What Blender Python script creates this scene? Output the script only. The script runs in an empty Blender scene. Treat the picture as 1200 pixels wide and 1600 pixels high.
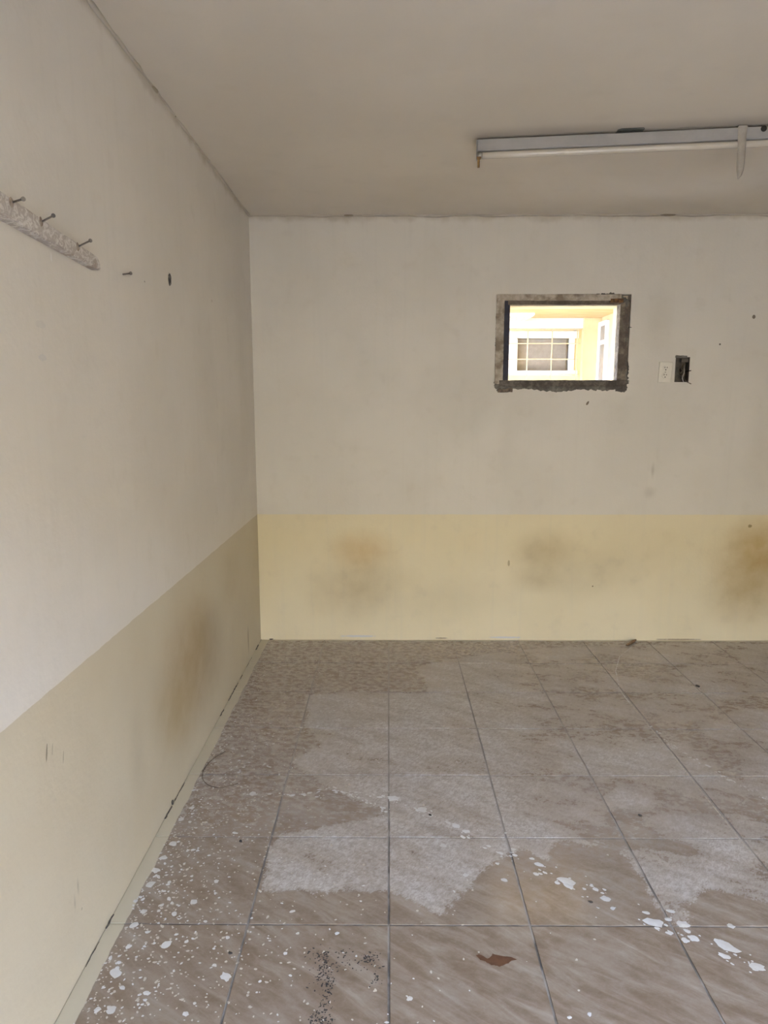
import bpy, bmesh, math, random
from mathutils import Vector, Matrix, noise as mnoise
random.seed(7)
SC = bpy.context.scene
COL = SC.collection

# ------------------------------------------------------------------ camera
S = 0.40                                   # floor tile pitch in metres
FPX = 1082.156                             # focal length in pixels of the 1200 x 1600 frame
PITCH, YAW = -0.156601, -0.0065546
CAM = Vector((-0.00529 * S, -4.39114 * S, 3.65537 * S))
XL, YB, ZC, ZD = -1.99644 * S, 5.974 * S, 6.28671 * S, 1.98144 * S   # left wall, back wall, ceiling, dado
XR, YF = 3.80, -2.80                       # right wall, rear wall (both out of frame)
FW = Vector((math.sin(YAW) * math.cos(PITCH), math.cos(YAW) * math.cos(PITCH), math.sin(PITCH)))
RT = Vector((math.cos(YAW), -math.sin(YAW), 0))
UP = RT.cross(FW)
cam_d = bpy.data.cameras.new('camera')
cam = bpy.data.objects.new('camera', cam_d)
COL.objects.link(cam)
M3 = Matrix((RT, UP, -FW)).transposed()
cam.matrix_world = Matrix.Translation(CAM) @ M3.to_4x4()
cam_d.sensor_fit = 'VERTICAL'
cam_d.sensor_height = 36.0
cam_d.lens = FPX * 36.0 / 1600.0
cam_d.clip_start = 0.02
SC.camera = cam

# ------------------------------------------------------------------ world, sun, exposure
SKY = (0.71, 0.88, 1.27)
SKY_STRENGTH = 35.0
SUN_STRENGTH = 12.0
w = bpy.data.worlds.new('sky')
SC.world = w
w.use_nodes = True
bg = w.node_tree.nodes['Background']
bg.inputs[0].default_value = (*SKY, 1)
bg.inputs[1].default_value = SKY_STRENGTH
sun_d = bpy.data.lights.new('sun', 'SUN')
sun_d.energy = SUN_STRENGTH
sun_d.color = (1.0, 0.93, 0.80)
sun_d.angle = 0.009
sun = bpy.data.objects.new('sun', sun_d)
COL.objects.link(sun)
sun.rotation_euler = Vector((0.85, -0.06, -0.205)).to_track_quat('-Z', 'Y').to_euler()
DOOR = (0.22, 1.72, 0.0, 1.98)            # doorway in the rear wall: x0, x1, z0, z1


def portal(name, loc, rot, sx, sy):
    d = bpy.data.lights.new(name, 'AREA')
    d.shape = 'RECTANGLE'
    d.size, d.size_y = sx, sy
    d.cycles.is_portal = True
    o = bpy.data.objects.new(name, d)
    COL.objects.link(o)
    o.location, o.rotation_euler = loc, rot


portal('doorway_portal', ((DOOR[0] + DOOR[1]) / 2, YF - 0.17, DOOR[3] / 2), (math.pi / 2, 0, 0), DOOR[1] - DOOR[0], DOOR[3])
SC.view_settings.view_transform = 'Standard'
SC.view_settings.look = 'None'
SC.view_settings.exposure = 0.37
SC.view_settings.gamma = 1.0
SC.view_settings.use_curve_mapping = False


# ------------------------------------------------------------------ pixel helpers (a pixel is a direction; the plane gives the distance)
def ray(u, v):
    return FW + RT * ((u - 600) / FPX) + UP * ((800 - v) / FPX)


def hit(u, v, ax, val):
    d = ray(u, v)
    return CAM + d * ((val - CAM[ax]) / d[ax])


def fl(u, v, z=0.0): return hit(u, v, 2, z)
def cl(u, v, z=None): return hit(u, v, 2, ZC if z is None else z)
def bk(u, v, y=None): return hit(u, v, 1, YB if y is None else y)
def lf(u, v, x=None): return hit(u, v, 0, XL if x is None else x)


# ------------------------------------------------------------------ node helpers
class NT:
    def __init__(self, name):
        self.m = bpy.data.materials.new(name)
        self.m.use_nodes = True
        self.t = self.m.node_tree
        self.t.nodes.clear()
        self.out = self.t.nodes.new('ShaderNodeOutputMaterial')
        self.b = self.t.nodes.new('ShaderNodeBsdfPrincipled')
        self.t.links.new(self.b.outputs[0], self.out.inputs[0])
        self._pos = None

    def put(self, sock, v):
        if isinstance(v, bpy.types.NodeSocket):
            self.t.links.new(v, sock)
        elif isinstance(v, (tuple, list)):
            n = len(sock.default_value)
            sock.default_value = tuple(v) + ((1.0,) if n == 4 and len(v) == 3 else ())
        else:
            sock.default_value = v

    def math(self, op, a, b=None, c=None, clamp=False):
        n = self.t.nodes.new('ShaderNodeMath')
        n.operation = op
        n.use_clamp = clamp
        for i, v in enumerate((a, b, c)):
            if v is not None:
                self.put(n.inputs[i], v)
        return n.outputs[0]

    def vmath(self, op, a, b=None):
        n = self.t.nodes.new('ShaderNodeVectorMath')
        n.operation = op
        self.put(n.inputs[0], a)
        if b is not None:
            self.put(n.inputs[1], b)
        return n.outputs['Value'] if op in ('LENGTH', 'DOT_PRODUCT', 'DISTANCE') else n.outputs[0]

    def pos(self):
        if not self._pos:
            self._pos = self.t.nodes.new('ShaderNodeNewGeometry').outputs['Position']
        return self._pos

    def obj(self):
        return self.t.nodes.new('ShaderNodeTexCoord').outputs['Object']

    def xyz(self, v=None):
        n = self.t.nodes.new('ShaderNodeSeparateXYZ')
        self.put(n.inputs[0], self.pos() if v is None else v)
        return n.outputs

    def comb(self, x, y, z):
        n = self.t.nodes.new('ShaderNodeCombineXYZ')
        for i, v in enumerate((x, y, z)):
            self.put(n.inputs[i], v)
        return n.outputs[0]

    def mapping(self, v, loc=(0, 0, 0), rot=(0, 0, 0), scale=(1, 1, 1)):
        n = self.t.nodes.new('ShaderNodeMapping')
        self.put(n.inputs[0], v)
        for i, q in ((1, loc), (2, rot), (3, scale)):
            self.put(n.inputs[i], q)
        return n.outputs[0]

    def grain(self, v, rotz, scale):
        return self.mapping(self.mapping(v, rot=(0, 0, rotz)), scale=scale)

    def noise(self, v=None, scale=5.0, detail=3.0, rough=0.5, dist=0.0):
        n = self.t.nodes.new('ShaderNodeTexNoise')
        self.put(n.inputs['Vector'], self.pos() if v is None else v)
        n.inputs['Scale'].default_value = scale
        n.inputs['Detail'].default_value = detail
        n.inputs['Roughness'].default_value = rough
        n.inputs['Distortion'].default_value = dist
        return n.outputs['Fac']

    def step(self, v, a, b, lo=0.0, hi=1.0, smooth=True):
        n = self.t.nodes.new('ShaderNodeMapRange')
        n.interpolation_type = 'SMOOTHSTEP' if smooth else 'LINEAR'
        self.put(n.inputs[0], v)
        for i, q in enumerate((a, b, lo, hi)):
            self.put(n.inputs[i + 1], q)
        return n.outputs[0]

    def mix(self, f, a, b, mode='MIX'):
        n = self.t.nodes.new('ShaderNodeMix')
        n.data_type = 'RGBA'
        n.blend_type = mode
        self.put(n.inputs[0], f)
        self.put(n.inputs[6], a)
        self.put(n.inputs[7], b)
        return n.outputs[2]

    def bump(self, h, strength=0.2, dist=0.002):
        n = self.t.nodes.new('ShaderNodeBump')
        n.inputs['Strength'].default_value = strength
        n.inputs['Distance'].default_value = dist
        self.put(n.inputs['Height'], h)
        self.t.links.new(n.outputs[0], self.b.inputs['Normal'])

    def set(self, **k):
        for kk, v in k.items():
            self.put(self.b.inputs[{'color': 'Base Color', 'rough': 'Roughness', 'metal': 'Metallic', 'spec': 'Specular IOR Level',
                                    'trans': 'Transmission Weight', 'alpha': 'Alpha', 'ecol': 'Emission Color', 'estr': 'Emission Strength'}[kk]], v)
        return self.m


def plain(name, c1, c2=None, rough=0.6, scale=20.0, metal=0.0, bump=0.0, detail=4.0, stretch=(1, 1, 1), lo=0.35, hi=0.65):
    n = NT(name)
    c2 = c2 or tuple(x * 0.8 for x in c1)
    nz = n.noise(n.mapping(n.obj(), scale=stretch), scale, detail, 0.6)
    n.set(color=n.mix(n.step(nz, lo, hi), c1, c2), rough=rough, metal=metal)
    if bump:
        n.bump(nz, bump, 0.003)
    return n.m


# ------------------------------------------------------------------ materials: walls
def ellipse(n, u, z, cu, cz, ru, rz, slant=0.0):
    du = n.math('SUBTRACT', u, cu)
    dz = n.math('SUBTRACT', z, cz)
    if slant:
        du = n.math('SUBTRACT', du, n.math('MULTIPLY', dz, slant))
    d = n.math('SQRT', n.math('ADD', n.math('POWER', n.math('DIVIDE', du, ru), 2.0), n.math('POWER', n.math('DIVIDE', dz, rz), 2.0)))
    return n.step(d, 1.0, 0.0)


UPPER_A, UPPER_B = (0.745, 0.70, 0.635), (0.705, 0.66, 0.595)
CREAM_A, CREAM_B = (0.79, 0.70, 0.50), (0.76, 0.67, 0.47)


def wall_mat(name, axis, stains_and_falloff=(), patches=(), cream_a=CREAM_A, cream_b=CREAM_B, outer=None):
    """painted plaster: off-white above the dado line, cream below; stains (u, z, ru, rz, colour, strength, slant)"""
    n = NT(name)
    p = n.xyz()
    u, z = p[axis], p[2]
    big = n.noise(scale=2.2, detail=3)
    mid = n.noise(scale=11, detail=4)
    fine = n.noise(scale=70, detail=3)
    wob = n.math('MULTIPLY', n.math('SUBTRACT', n.noise(scale=16, detail=3), 0.5), 0.008)
    low = n.step(n.math('ADD', z, wob), ZD + 0.0012, ZD - 0.0012)
    upper = n.mix(n.step(big, 0.35, 0.65), UPPER_A, UPPER_B)
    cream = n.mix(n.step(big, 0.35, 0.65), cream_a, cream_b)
    # faint vertical brush streaks
    streak = n.noise(n.mapping(n.pos(), scale=(30, 30, 1.2)), 1.0, 3)
    col = n.mix(low, upper, cream)
    col = n.mix(n.math('MULTIPLY', n.step(streak, 0.5, 0.75), 0.10), col, (0.60, 0.56, 0.49))
    col = n.mix(n.math('MULTIPLY', n.step(mid, 0.55, 0.8), 0.16), col, (0.52, 0.46, 0.37))
    for (cu, cz, ru, rz, c, st, sl) in stains_and_falloff:
        e = ellipse(n, u, z, cu, cz, ru, rz, sl)
        f = n.math('MULTIPLY', n.math('MULTIPLY', e, n.step(mid, 0.15, 0.70, 0.55, 1.15, False)), st, clamp=True)
        col = n.mix(f, col, c)
    for (cu, cz, ru, rz, c, st, sl) in patches:       # sharp-edged small marks
        e = ellipse(n, u, z, cu, cz, ru, rz, sl)
        f = n.math('MULTIPLY', n.step(n.math('MULTIPLY', e, n.math('ADD', n.math('MULTIPLY', fine, 1.8), 0.1)), 0.25, 0.45), st, clamp=True)
        col = n.mix(f, col, c)
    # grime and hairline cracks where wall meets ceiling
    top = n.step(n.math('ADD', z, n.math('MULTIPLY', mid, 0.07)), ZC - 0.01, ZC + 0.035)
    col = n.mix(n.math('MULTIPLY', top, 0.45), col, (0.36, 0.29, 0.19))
    if outer:
        col = n.mix(n.step(p[1], YB + 0.055, YB + 0.065), col, outer)
    n.set(color=col, rough=0.55, spec=0.35)
    h = n.math('ADD', n.math('MULTIPLY', big, 3.0), n.math('ADD', mid, n.math('MULTIPLY', fine, 0.35)))
    n.bump(h, 0.30, 0.006)
    return n.m


def st_b(u, v, ru, rz, c, s, sl=0.0):
    q = bk(u, v)
    k = 1.0 / (FPX / 4.18)
    return (q.x, q.z, ru * k, rz * k, c, s, sl)


BROWN, OCHRE, GREY = (0.40, 0.30, 0.15), (0.55, 0.36, 0.14), (0.34, 0.30, 0.22)
M_BACK = wall_mat('painted_plaster_back', 0, stains_and_falloff=[
    st_b(565, 860, 75, 45, OCHRE, 0.55), st_b(540, 925, 95, 70, (0.42, 0.33, 0.20), 0.45), st_b(590, 905, 80, 60, BROWN, 0.30),
    st_b(848, 862, 70, 50, BROWN, 0.45), st_b(840, 905, 60, 30, BROWN, 0.35), st_b(905, 900, 130, 60, GREY, 0.20),
    st_b(1190, 880, 110, 95, (0.42, 0.29, 0.11), 0.70), st_b(1165, 930, 90, 75, BROWN, 0.60), st_b(1180, 850, 60, 60, (0.40, 0.25, 0.06), 0.4),
    st_b(1000, 870, 260, 90, BROWN, 0.15), st_b(700, 935, 220, 50, GREY, 0.15),
    st_b(760, 620, 130, 70, (0.55, 0.51, 0.45), 0.35), st_b(1030, 500, 30, 70, (0.55, 0.50, 0.42), 0.4), st_b(1015, 770, 14, 14, (0.50, 0.46, 0.40), 0.5),
    st_b(1020, 735, 4, 18, (0.45, 0.40, 0.33), 0.5), st_b(960, 650, 60, 60, (0.58, 0.54, 0.47), 0.3), st_b(720, 660, 60, 40, (0.60, 0.56, 0.49), 0.3),
    st_b(790, 700, 20, 90, (0.60, 0.56, 0.50), 0.3), st_b(1190, 700, 40, 160, (0.55, 0.50, 0.42), 0.3)],  # last entry: light falloff at the right end put into the wall colour
    patches=[st_b(1178, 495, 4, 5, (0.16, 0.12, 0.08), 0.9), st_b(1125, 538, 2.2, 2.2, (0.1, 0.08, 0.06), 0.9), st_b(918, 630, 3, 5, (0.12, 0.09, 0.06), 0.9, 0.4),
             st_b(1172, 822, 5, 5, (0.25, 0.18, 0.08), 0.8), st_b(926, 916, 2, 2, (0.2, 0.15, 0.08), 0.9), st_b(795, 880, 3, 9, (0.3, 0.22, 0.1), 0.6),
             st_b(560, 994, 45, 2.5, (0.62, 0.62, 0.66), 0.9), st_b(790, 996, 40, 2.5, (0.62, 0.62, 0.66), 0.9),
             st_b(690, 997, 16, 1.5, (0.16, 0.12, 0.08), 0.8), st_b(1060, 999, 60, 1.5, (0.16, 0.12, 0.08), 0.8), st_b(545, 337, 12, 2, (0.2, 0.15, 0.08), 0.8),
             st_b(1045, 336, 20, 2, (0.16, 0.12, 0.08), 0.9)],
    outer=(0.78, 0.66, 0.44))


def st_l(u, v, ry, rz, c, s, sl=0.0):
    q = lf(u, v)
    return (q.y, q.z, ry, rz, c, s, sl)


M_LEFT = wall_mat('painted_plaster_left', 1, cream_a=(0.605, 0.54, 0.41), cream_b=(0.575, 0.505, 0.375), stains_and_falloff=[  # left dado is the same cream; sky sheen and haze put into its colour
    st_l(315, 985, 0.22, 0.22, BROWN, 0.50, -0.3), st_l(302, 1035, 0.55, 0.40, (0.40, 0.29, 0.15), 0.75, -0.3), st_l(276, 1110, 0.34, 0.28, BROWN, 0.60, -0.4),
    st_l(330, 1010, 0.35, 0.30, GREY, 0.35), st_l(388, 1000, 0.025, 0.11, (0.20, 0.15, 0.08), 0.75, 0.0), st_l(360, 900, 0.3, 0.2, BROWN, 0.25),
    st_l(215, 1180, 0.10, 0.24, GREY, 0.25), st_l(170, 1450, 0.06, 0.05, GREY, 0.40), st_l(122, 1385, 0.009, 0.035, GREY, 0.65),
    st_l(117, 1410, 0.008, 0.03, GREY, 0.55), st_l(340, 70, 0.7, 0.10, (0.5, 0.44, 0.34), 0.3), st_l(380, 600, 0.2, 0.9, (0.56, 0.50, 0.42), 0.30)],
    patches=[st_l(73, 1176, 0.006, 0.034, (0.20, 0.17, 0.12), 0.85, 0.22), st_l(82, 1170, 0.004, 0.022, (0.25, 0.21, 0.15), 0.5, 0.22),
             st_l(99, 1183, 0.004, 0.026, (0.28, 0.24, 0.17), 0.6, 0.22), st_l(331, 470, 0.006, 0.012, (0.3, 0.22, 0.12), 0.7), st_l(128, 1420, 0.006, 0.006, GREY, 0.7),
             st_l(80, 402, 0.004, 0.018, (0.85, 0.84, 0.82), 0.7), st_l(63, 507, 0.040, 0.014, (0.60, 0.57, 0.53), 0.45), st_l(67, 559, 0.032, 0.013, (0.58, 0.57, 0.56), 0.5),
             st_l(226, 440, 0.005, 0.005, (0.12, 0.1, 0.08), 0.9), st_l(360, 297, 0.07, 0.006, (0.22, 0.17, 0.08), 0.9, 0.0),
             st_l(273, 181, 0.012, 0.008, (0.22, 0.17, 0.08), 0.9), st_l(298, 210, 0.10, 0.012, (0.42, 0.36, 0.24), 0.6),
             st_l(241, 140, 0.05, 0.006, (0.3, 0.25, 0.15), 0.7)])
M_WALL = plain('tan_wall_paint', (0.44, 0.375, 0.29), (0.40, 0.335, 0.255), rough=0.6, scale=3)


def ceiling_mat():
    n = NT('ceiling_plaster')
    big = n.noise(scale=1.6, detail=3)
    mid = n.noise(scale=8, detail=4)
    fine = n.noise(scale=90, detail=3)
    col = n.mix(n.step(big, 0.35, 0.65), (0.745, 0.68, 0.585), (0.705, 0.64, 0.545))
    col = n.mix(n.math('MULTIPLY', n.step(mid, 0.55, 0.75), 0.15), col, (0.60, 0.53, 0.43))
    # darker halo around the strip light
    p = n.xyz()
    sx, sy = FIX_A, FIX_B
    d = (sy - sx).normalized()
    rel = n.vmath('SUBTRACT', n.pos(), tuple(sx))
    along = n.vmath('DOT_PRODUCT', rel, tuple(d))
    nrm = Vector((-d.y, d.x, 0))
    acr = n.math('ABSOLUTE', n.vmath('DOT_PRODUCT', rel, tuple(nrm)))
    halo = n.math('MULTIPLY', n.step(n.math('ADD', acr, n.math('MULTIPLY', mid, 0.04)), 0.13, 0.03), n.step(along, -0.08, 0.03))
    col = n.mix(n.math('MULTIPLY', halo, 0.40), col, (0.30, 0.25, 0.19))
    sp = n.step(n.noise(scale=50, detail=1), 0.87, 0.90)
    col = n.mix(n.math('MULTIPLY', sp, 0.4), col, (0.30, 0.25, 0.18))
    n.set(color=col, rough=0.7, spec=0.25)
    n.bump(n.math('ADD', n.math('MULTIPLY', big, 2.0), n.math('ADD', mid, n.math('MULTIPLY', fine, 0.25))), 0.25, 0.006)
    return n.m


FIX_A = cl(745, 214)
FIX_B = FIX_A + (cl(1200, 193) - FIX_A).normalized() * 2.44
M_CEIL = ceiling_mat()


# ------------------------------------------------------------------ floor tile material
STRIP = 0.047      # cream wall paint brushed over the tile edge along the left wall


def tile_mat():
    n = NT('beige_marbled_tile')
    p = n.xyz()
    info = n.t.nodes.new('ShaderNodeObjectInfo').outputs['Random']
    att = n.t.nodes.new('ShaderNodeAttribute')
    att.attribute_name = 'dust'
    sd = att.outputs['Fac']
    off = n.comb(n.math('MULTIPLY', info, 37.0), n.math('MULTIPLY', info, 91.0), 0.0)
    vv = n.vmath('ADD', n.pos(), off)
    veins = n.noise(n.grain(vv, math.radians(36), (6.0, 24.0, 1)), 1.0, 5, 0.6, 0.6)
    cloud = n.noise(vv, 4.5, 3, 0.5)
    grain = n.noise(scale=120, detail=3)
    col = n.mix(n.step(veins, 0.36, 0.66), (0.205, 0.140, 0.088), (0.315, 0.255, 0.195))
    col = n.mix(n.math('MULTIPLY', n.step(cloud, 0.45, 0.7), 0.40), col, (0.35, 0.29, 0.24))
    col = n.mix(n.math('MULTIPLY', n.step(veins, 0.58, 0.75), 0.6), col, (0.435, 0.38, 0.315))
    col = n.mix(n.math('MULTIPLY', grain, 0.25), col, (0.29, 0.225, 0.17))
    # dust film: signed distance to the swept outline, broken up by noise
    n1 = n.noise(scale=9, detail=6, rough=0.68)
    n3 = n.noise(n.mapping(n.pos(), scale=(1, 1.5, 1)), 2.6, 4, 0.6, 0.4)
    n2 = n.noise(n.grain(n.pos(), 0.45, (2.4, 7, 1)), 1.3, 4, 0.6)
    scr = n.noise(n.grain(n.pos(), -0.9, (60, 120, 1)), 1.0, 3, 0.6, 1.2)
    scratch = n.math('ADD', n.math('MULTIPLY', scr, 0.5), n.math('MULTIPLY', n.noise(scale=45, detail=6, rough=0.7), 0.5))
    edge = n.math('ADD', sd, n.math('MULTIPLY', n.math('SUBTRACT', n1, 0.5), 0.085))
    dust = n.step(n.math('ADD', edge, n.math('MULTIPLY', n.math('SUBTRACT', scratch, 0.5), 0.05)), -0.016, 0.022)
    body = n.math('MULTIPLY', n.step(n2, 0.34, 0.60, 0.48, 1.0), n.step(n1, 0.25, 0.55, 0.60, 1.0))
    # the right half is half wiped clean
    wiped = n.math('MULTIPLY', n.step(p[0], 0.25, 0.9), n.step(n3, 0.40, 0.64))
    body = n.math('MULTIPLY', body, n.math('SUBTRACT', 1.0, n.math('MULTIPLY', wiped, 0.78)))
    dust = n.math('MULTIPLY', dust, body)
    dust = n.math('MULTIPLY', dust, n.step(scratch, 0.34, 0.60, 0.60, 1.0))
    film = n.math('MULTIPLY', n.step(n.noise(n.mapping(n.pos(), scale=(1, 1.6, 1)), 26, 6, 0.75), 0.18, 0.82), n.step(p[1], -0.2, 0.9, 0.18, 0.66))
    dust = n.math('MAXIMUM', dust, film)
    dcol = n.mix(n.step(scratch, 0.40, 0.62), (0.51, 0.475, 0.44), (0.68, 0.66, 0.635))
    col = n.mix(n.math('MULTIPLY', dust, 0.82), col, dcol)
    # paint brushed over from the walls
    nx = n.math('MULTIPLY', n.math('SUBTRACT', n.noise(scale=9, detail=5), 0.5), 0.022)
    s1 = n.step(n.math('ADD', p[0], nx), XL + STRIP + 0.003, XL + STRIP)
    nb = n.math('MULTIPLY', n.math('SUBTRACT', n.noise(scale=5, detail=4), 0.5), 0.07)
    s2 = n.step(n.math('ADD', p[1], nb), YB - 0.028, YB - 0.018)
    paint = n.math('MAXIMUM', s1, n.math('MULTIPLY', s2, 0.75))
    col = n.mix(n.math('MULTIPLY', paint, 0.92), col, n.mix(n.noise(scale=12), (0.62, 0.57, 0.43), (0.55, 0.50, 0.38)))
    n.set(color=col, spec=0.7)
    rough = n.math('ADD', n.math('MULTIPLY', n.noise(scale=14, detail=4), 0.08), n.math('ADD', 0.05, n.math('MULTIPLY', dust, 0.55)))
    rough = n.math('ADD', rough, n.math('MULTIPLY', paint, 0.25), clamp=True)
    n.put(n.b.inputs['Roughness'], rough)
    hgt = n.math('ADD', n.math('MULTIPLY', n.noise(scale=30, detail=3), 0.5), n.math('MULTIPLY', n.math('MULTIPLY', scratch, dust), 0.6))
    n.bump(hgt, 0.06, 0.002)
    return n.m


def grout_mat():
    n = NT('dirty_grout')
    a = n.noise(scale=9, detail=4)
    p = n.xyz()
    col = n.mix(n.step(a, 0.40, 0.60), (0.13, 0.115, 0.10), (0.33, 0.30, 0.265))
    col = n.mix(n.math('MULTIPLY', n.step(p[1], -0.1, 0.7), 0.6), col, (0.40, 0.365, 0.33))
    col = n.mix(n.step(p[0], XL + STRIP, XL + STRIP - 0.003), col, (0.50, 0.44, 0.31))
    return n.set(color=col, rough=0.9)


M_TILE, M_GROUT = tile_mat(), grout_mat()


# ------------------------------------------------------------------ mesh helpers
def link(name, me, mat=None, parent=None):
    if mat:
        me.materials.append(mat)
    o = bpy.data.objects.new(name, me)
    COL.objects.link(o)
    if parent:
        o.parent = parent
    return o


def from_bm(name, bm, mat=None, parent=None, smooth=False):
    me = bpy.data.meshes.new(name)
    bmesh.ops.recalc_face_normals(bm, faces=bm.faces)
    bm.to_mesh(me)
    bm.free()
    if smooth:
        for f in me.polygons:
            f.use_smooth = True
    return link(name, me, mat, parent)


def add_box(bm, lo, hi, mtx=None):
    vs = [bm.verts.new(Vector((x, y, z)) if mtx is None else mtx @ Vector((x, y, z)))
          for x in (lo[0], hi[0]) for y in (lo[1], hi[1]) for z in (lo[2], hi[2])]
    for f in ((0, 1, 3, 2), (4, 6, 7, 5), (0, 4, 5, 1), (2, 3, 7, 6), (0, 2, 6, 4), (1, 5, 7, 3)):
        bm.faces.new([vs[i] for i in f])
    return vs


def box(name, lo, hi, mat, parent=None, bevel=0.0, mtx=None):
    bm = bmesh.new()
    add_box(bm, lo, hi, mtx)
    if bevel:
        bmesh.ops.bevel(bm, geom=bm.edges[:], offset=bevel, segments=1, affect='EDGES')
    return from_bm(name, bm, mat, parent)


def rough_box(name, lo, hi, mat, parent=None, seg=0.012, amp=0.0015, mtx=None, freq=40.0, bevel=0.0015):
    """a box cut into cells and roughened, for old boards and mortar"""
    bm = bmesh.new()
    add_box(bm, lo, hi)
    bmesh.ops.bevel(bm, geom=bm.edges[:], offset=bevel, segments=1, affect='EDGES')
    for ax in range(3):
        k = int((hi[ax] - lo[ax]) / seg)
        k = min(k, 60)
        for i in range(1, k):
            co = [0, 0, 0]
            no = [0, 0, 0]
            co[ax] = lo[ax] + (hi[ax] - lo[ax]) * i / k
            no[ax] = 1
            bmesh.ops.bisect_plane(bm, geom=bm.verts[:] + bm.edges[:] + bm.faces[:], plane_co=co, plane_no=no)
    for v in bm.verts:
        v.co += mnoise.noise_vector(v.co * freq) * amp + mnoise.noise_vector(v.co * freq * 0.3) * amp
        if mtx is not None:
            v.co = mtx @ v.co
    return from_bm(name, bm, mat, parent)


def tube_bm(bm, pts, r, seg=8, caps=True):
    pts = [Vector(p) for p in pts]
    rings = []
    for i, p in enumerate(pts):
        t = (pts[min(i + 1, len(pts) - 1)] - pts[max(i - 1, 0)]).normalized()
        a = t.orthogonal().normalized() if i == 0 else (rings[-1][1] - t * rings[-1][1].dot(t)).normalized()
        b = t.cross(a)
        rr = r[i] if isinstance(r, (list, tuple)) else r
        rings.append(([bm.verts.new(p + (a * math.cos(2 * math.pi * k / seg) + b * math.sin(2 * math.pi * k / seg)) * rr) for k in range(seg)], a))
    for i in range(len(rings) - 1):
        A, B = rings[i][0], rings[i + 1][0]
        for k in range(seg):
            bm.faces.new((A[k], A[(k + 1) % seg], B[(k + 1) % seg], B[k]))
    if caps:
        bm.faces.new(rings[0][0][::-1])
        bm.faces.new(rings[-1][0])


def tube(name, pts, r, mat, parent=None, seg=8, smooth=True):
    bm = bmesh.new()
    tube_bm(bm, pts, r, seg)
    return from_bm(name, bm, mat, parent, smooth)


def prism(name, poly, thick, mat, parent=None, bevel=0.0):
    """extrude a 3D outline along a vector"""
    bm = bmesh.new()
    A = [bm.verts.new(p) for p in poly]
    B = [bm.verts.new(Vector(p) + Vector(thick)) for p in poly]
    bm.faces.new(A)
    bm.faces.new(B[::-1])
    for i in range(len(A)):
        j = (i + 1) % len(A)
        bm.faces.new((A[i], B[i], B[j], A[j]))
    if bevel:
        bmesh.ops.bevel(bm, geom=bm.edges[:], offset=bevel, segments=1, affect='EDGES')
    return from_bm(name, bm, mat, parent)


def empty(name, loc):
    o = bpy.data.objects.new(name, None)
    o.empty_display_size = 0.05
    COL.objects.link(o)
    o.location = loc
    return o


def adopt(root, *parts):
    for q in parts:
        q.parent = root
        q.matrix_parent_inverse = Matrix.Translation(-root.location)
    return root


def tag(o, label, cat, group=None, kind=None):
    o['label'] = label
    o['category'] = cat
    if group:
        o['group'] = group
    if kind:
        o['kind'] = kind
    return o


def struct(o, label, cat):
    return tag(o, label, cat, kind='structure')


def wall_cells(xs, zs, holes, y0, y1, bm):
    for i in range(len(xs) - 1):
        for k in range(len(zs) - 1):
            cx, cz = (xs[i] + xs[i + 1]) / 2, (zs[k] + zs[k + 1]) / 2
            if any(h[0] < cx < h[1] and h[2] < cz < h[3] for h in holes):
                continue
            add_box(bm, (xs[i], y0, zs[k]), (xs[i + 1], y1, zs[k + 1]))


# ------------------------------------------------------------------ room shell
T = 0.20
a, b = bk(776, 460), bk(979, 606)
FR = (a.x, b.x, b.z, a.z)                                  # rough opening that holds the frame
a, b = bk(789, 475.5), bk(969.5, 594)
OP = (a.x, b.x, b.z, a.z)                                  # clear opening
a, b = bk(1056, 558), bk(1075.5, 597)
EB = (a.x, b.x, b.z, a.z)                                  # switch box hole
bm = bmesh.new()
xs = sorted({XL - T, FR[0], FR[1], EB[0], EB[1], XR + T})
zs = sorted({-0.1, FR[2], FR[3], EB[2], EB[3], ZC + 0.05})
wall_cells(xs, zs, [FR, EB], YB, YB + 0.06, bm)
wall_cells(sorted({XL - T, OP[0], OP[1], XR + T}), sorted({-0.1, OP[2], OP[3], ZC + 0.05}), [OP], YB + 0.06, YB + T, bm)
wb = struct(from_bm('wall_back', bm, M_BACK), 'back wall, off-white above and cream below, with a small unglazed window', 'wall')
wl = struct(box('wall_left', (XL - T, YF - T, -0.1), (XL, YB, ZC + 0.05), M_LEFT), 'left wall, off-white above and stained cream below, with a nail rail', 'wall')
wr = struct(box('wall_right', (XR, YF - T, -0.1), (XR + T, YB, ZC + 0.05), M_WALL), 'right wall of the room, out of the picture', 'wall')
bm = bmesh.new()
wall_cells([XL, DOOR[0], DOOR[1], XR], [-0.1, DOOR[2], DOOR[3], ZC + 0.05], [DOOR], YF - T, YF, bm)
struct(from_bm('wall_rear', bm, M_WALL), 'rear wall with the open doorway behind the camera', 'wall')
struct(box('ceiling', (XL - T, YF - T, ZC), (XR + T, YB + T, ZC + 0.15), M_CEIL), 'flat plastered ceiling above the empty room', 'ceiling')
floor = struct(box('floor', (XL, YF, -0.12), (XR, YB, -0.0028), M_GROUT), 'floor of square beige marbled tiles with paint drips and dust', 'floor')

# doorway lining behind the camera
M_DOORW = plain('door_paint', (0.62, 0.58, 0.50), rough=0.5)
bm = bmesh.new()
for lo, hi in (((DOOR[0], YF - T, 0), (DOOR[0] + 0.04, YF + 0.012, DOOR[3])), ((DOOR[1] - 0.04, YF - T, 0), (DOOR[1], YF + 0.012, DOOR[3])),
               ((DOOR[0] + 0.04, YF - T, DOOR[3] - 0.04), (DOOR[1] - 0.04, YF + 0.012, DOOR[3]))):
    add_box(bm, lo, hi)
struct(from_bm('door_1', bm, M_DOORW), 'plain lining of the open doorway behind the camera', 'door')

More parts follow.
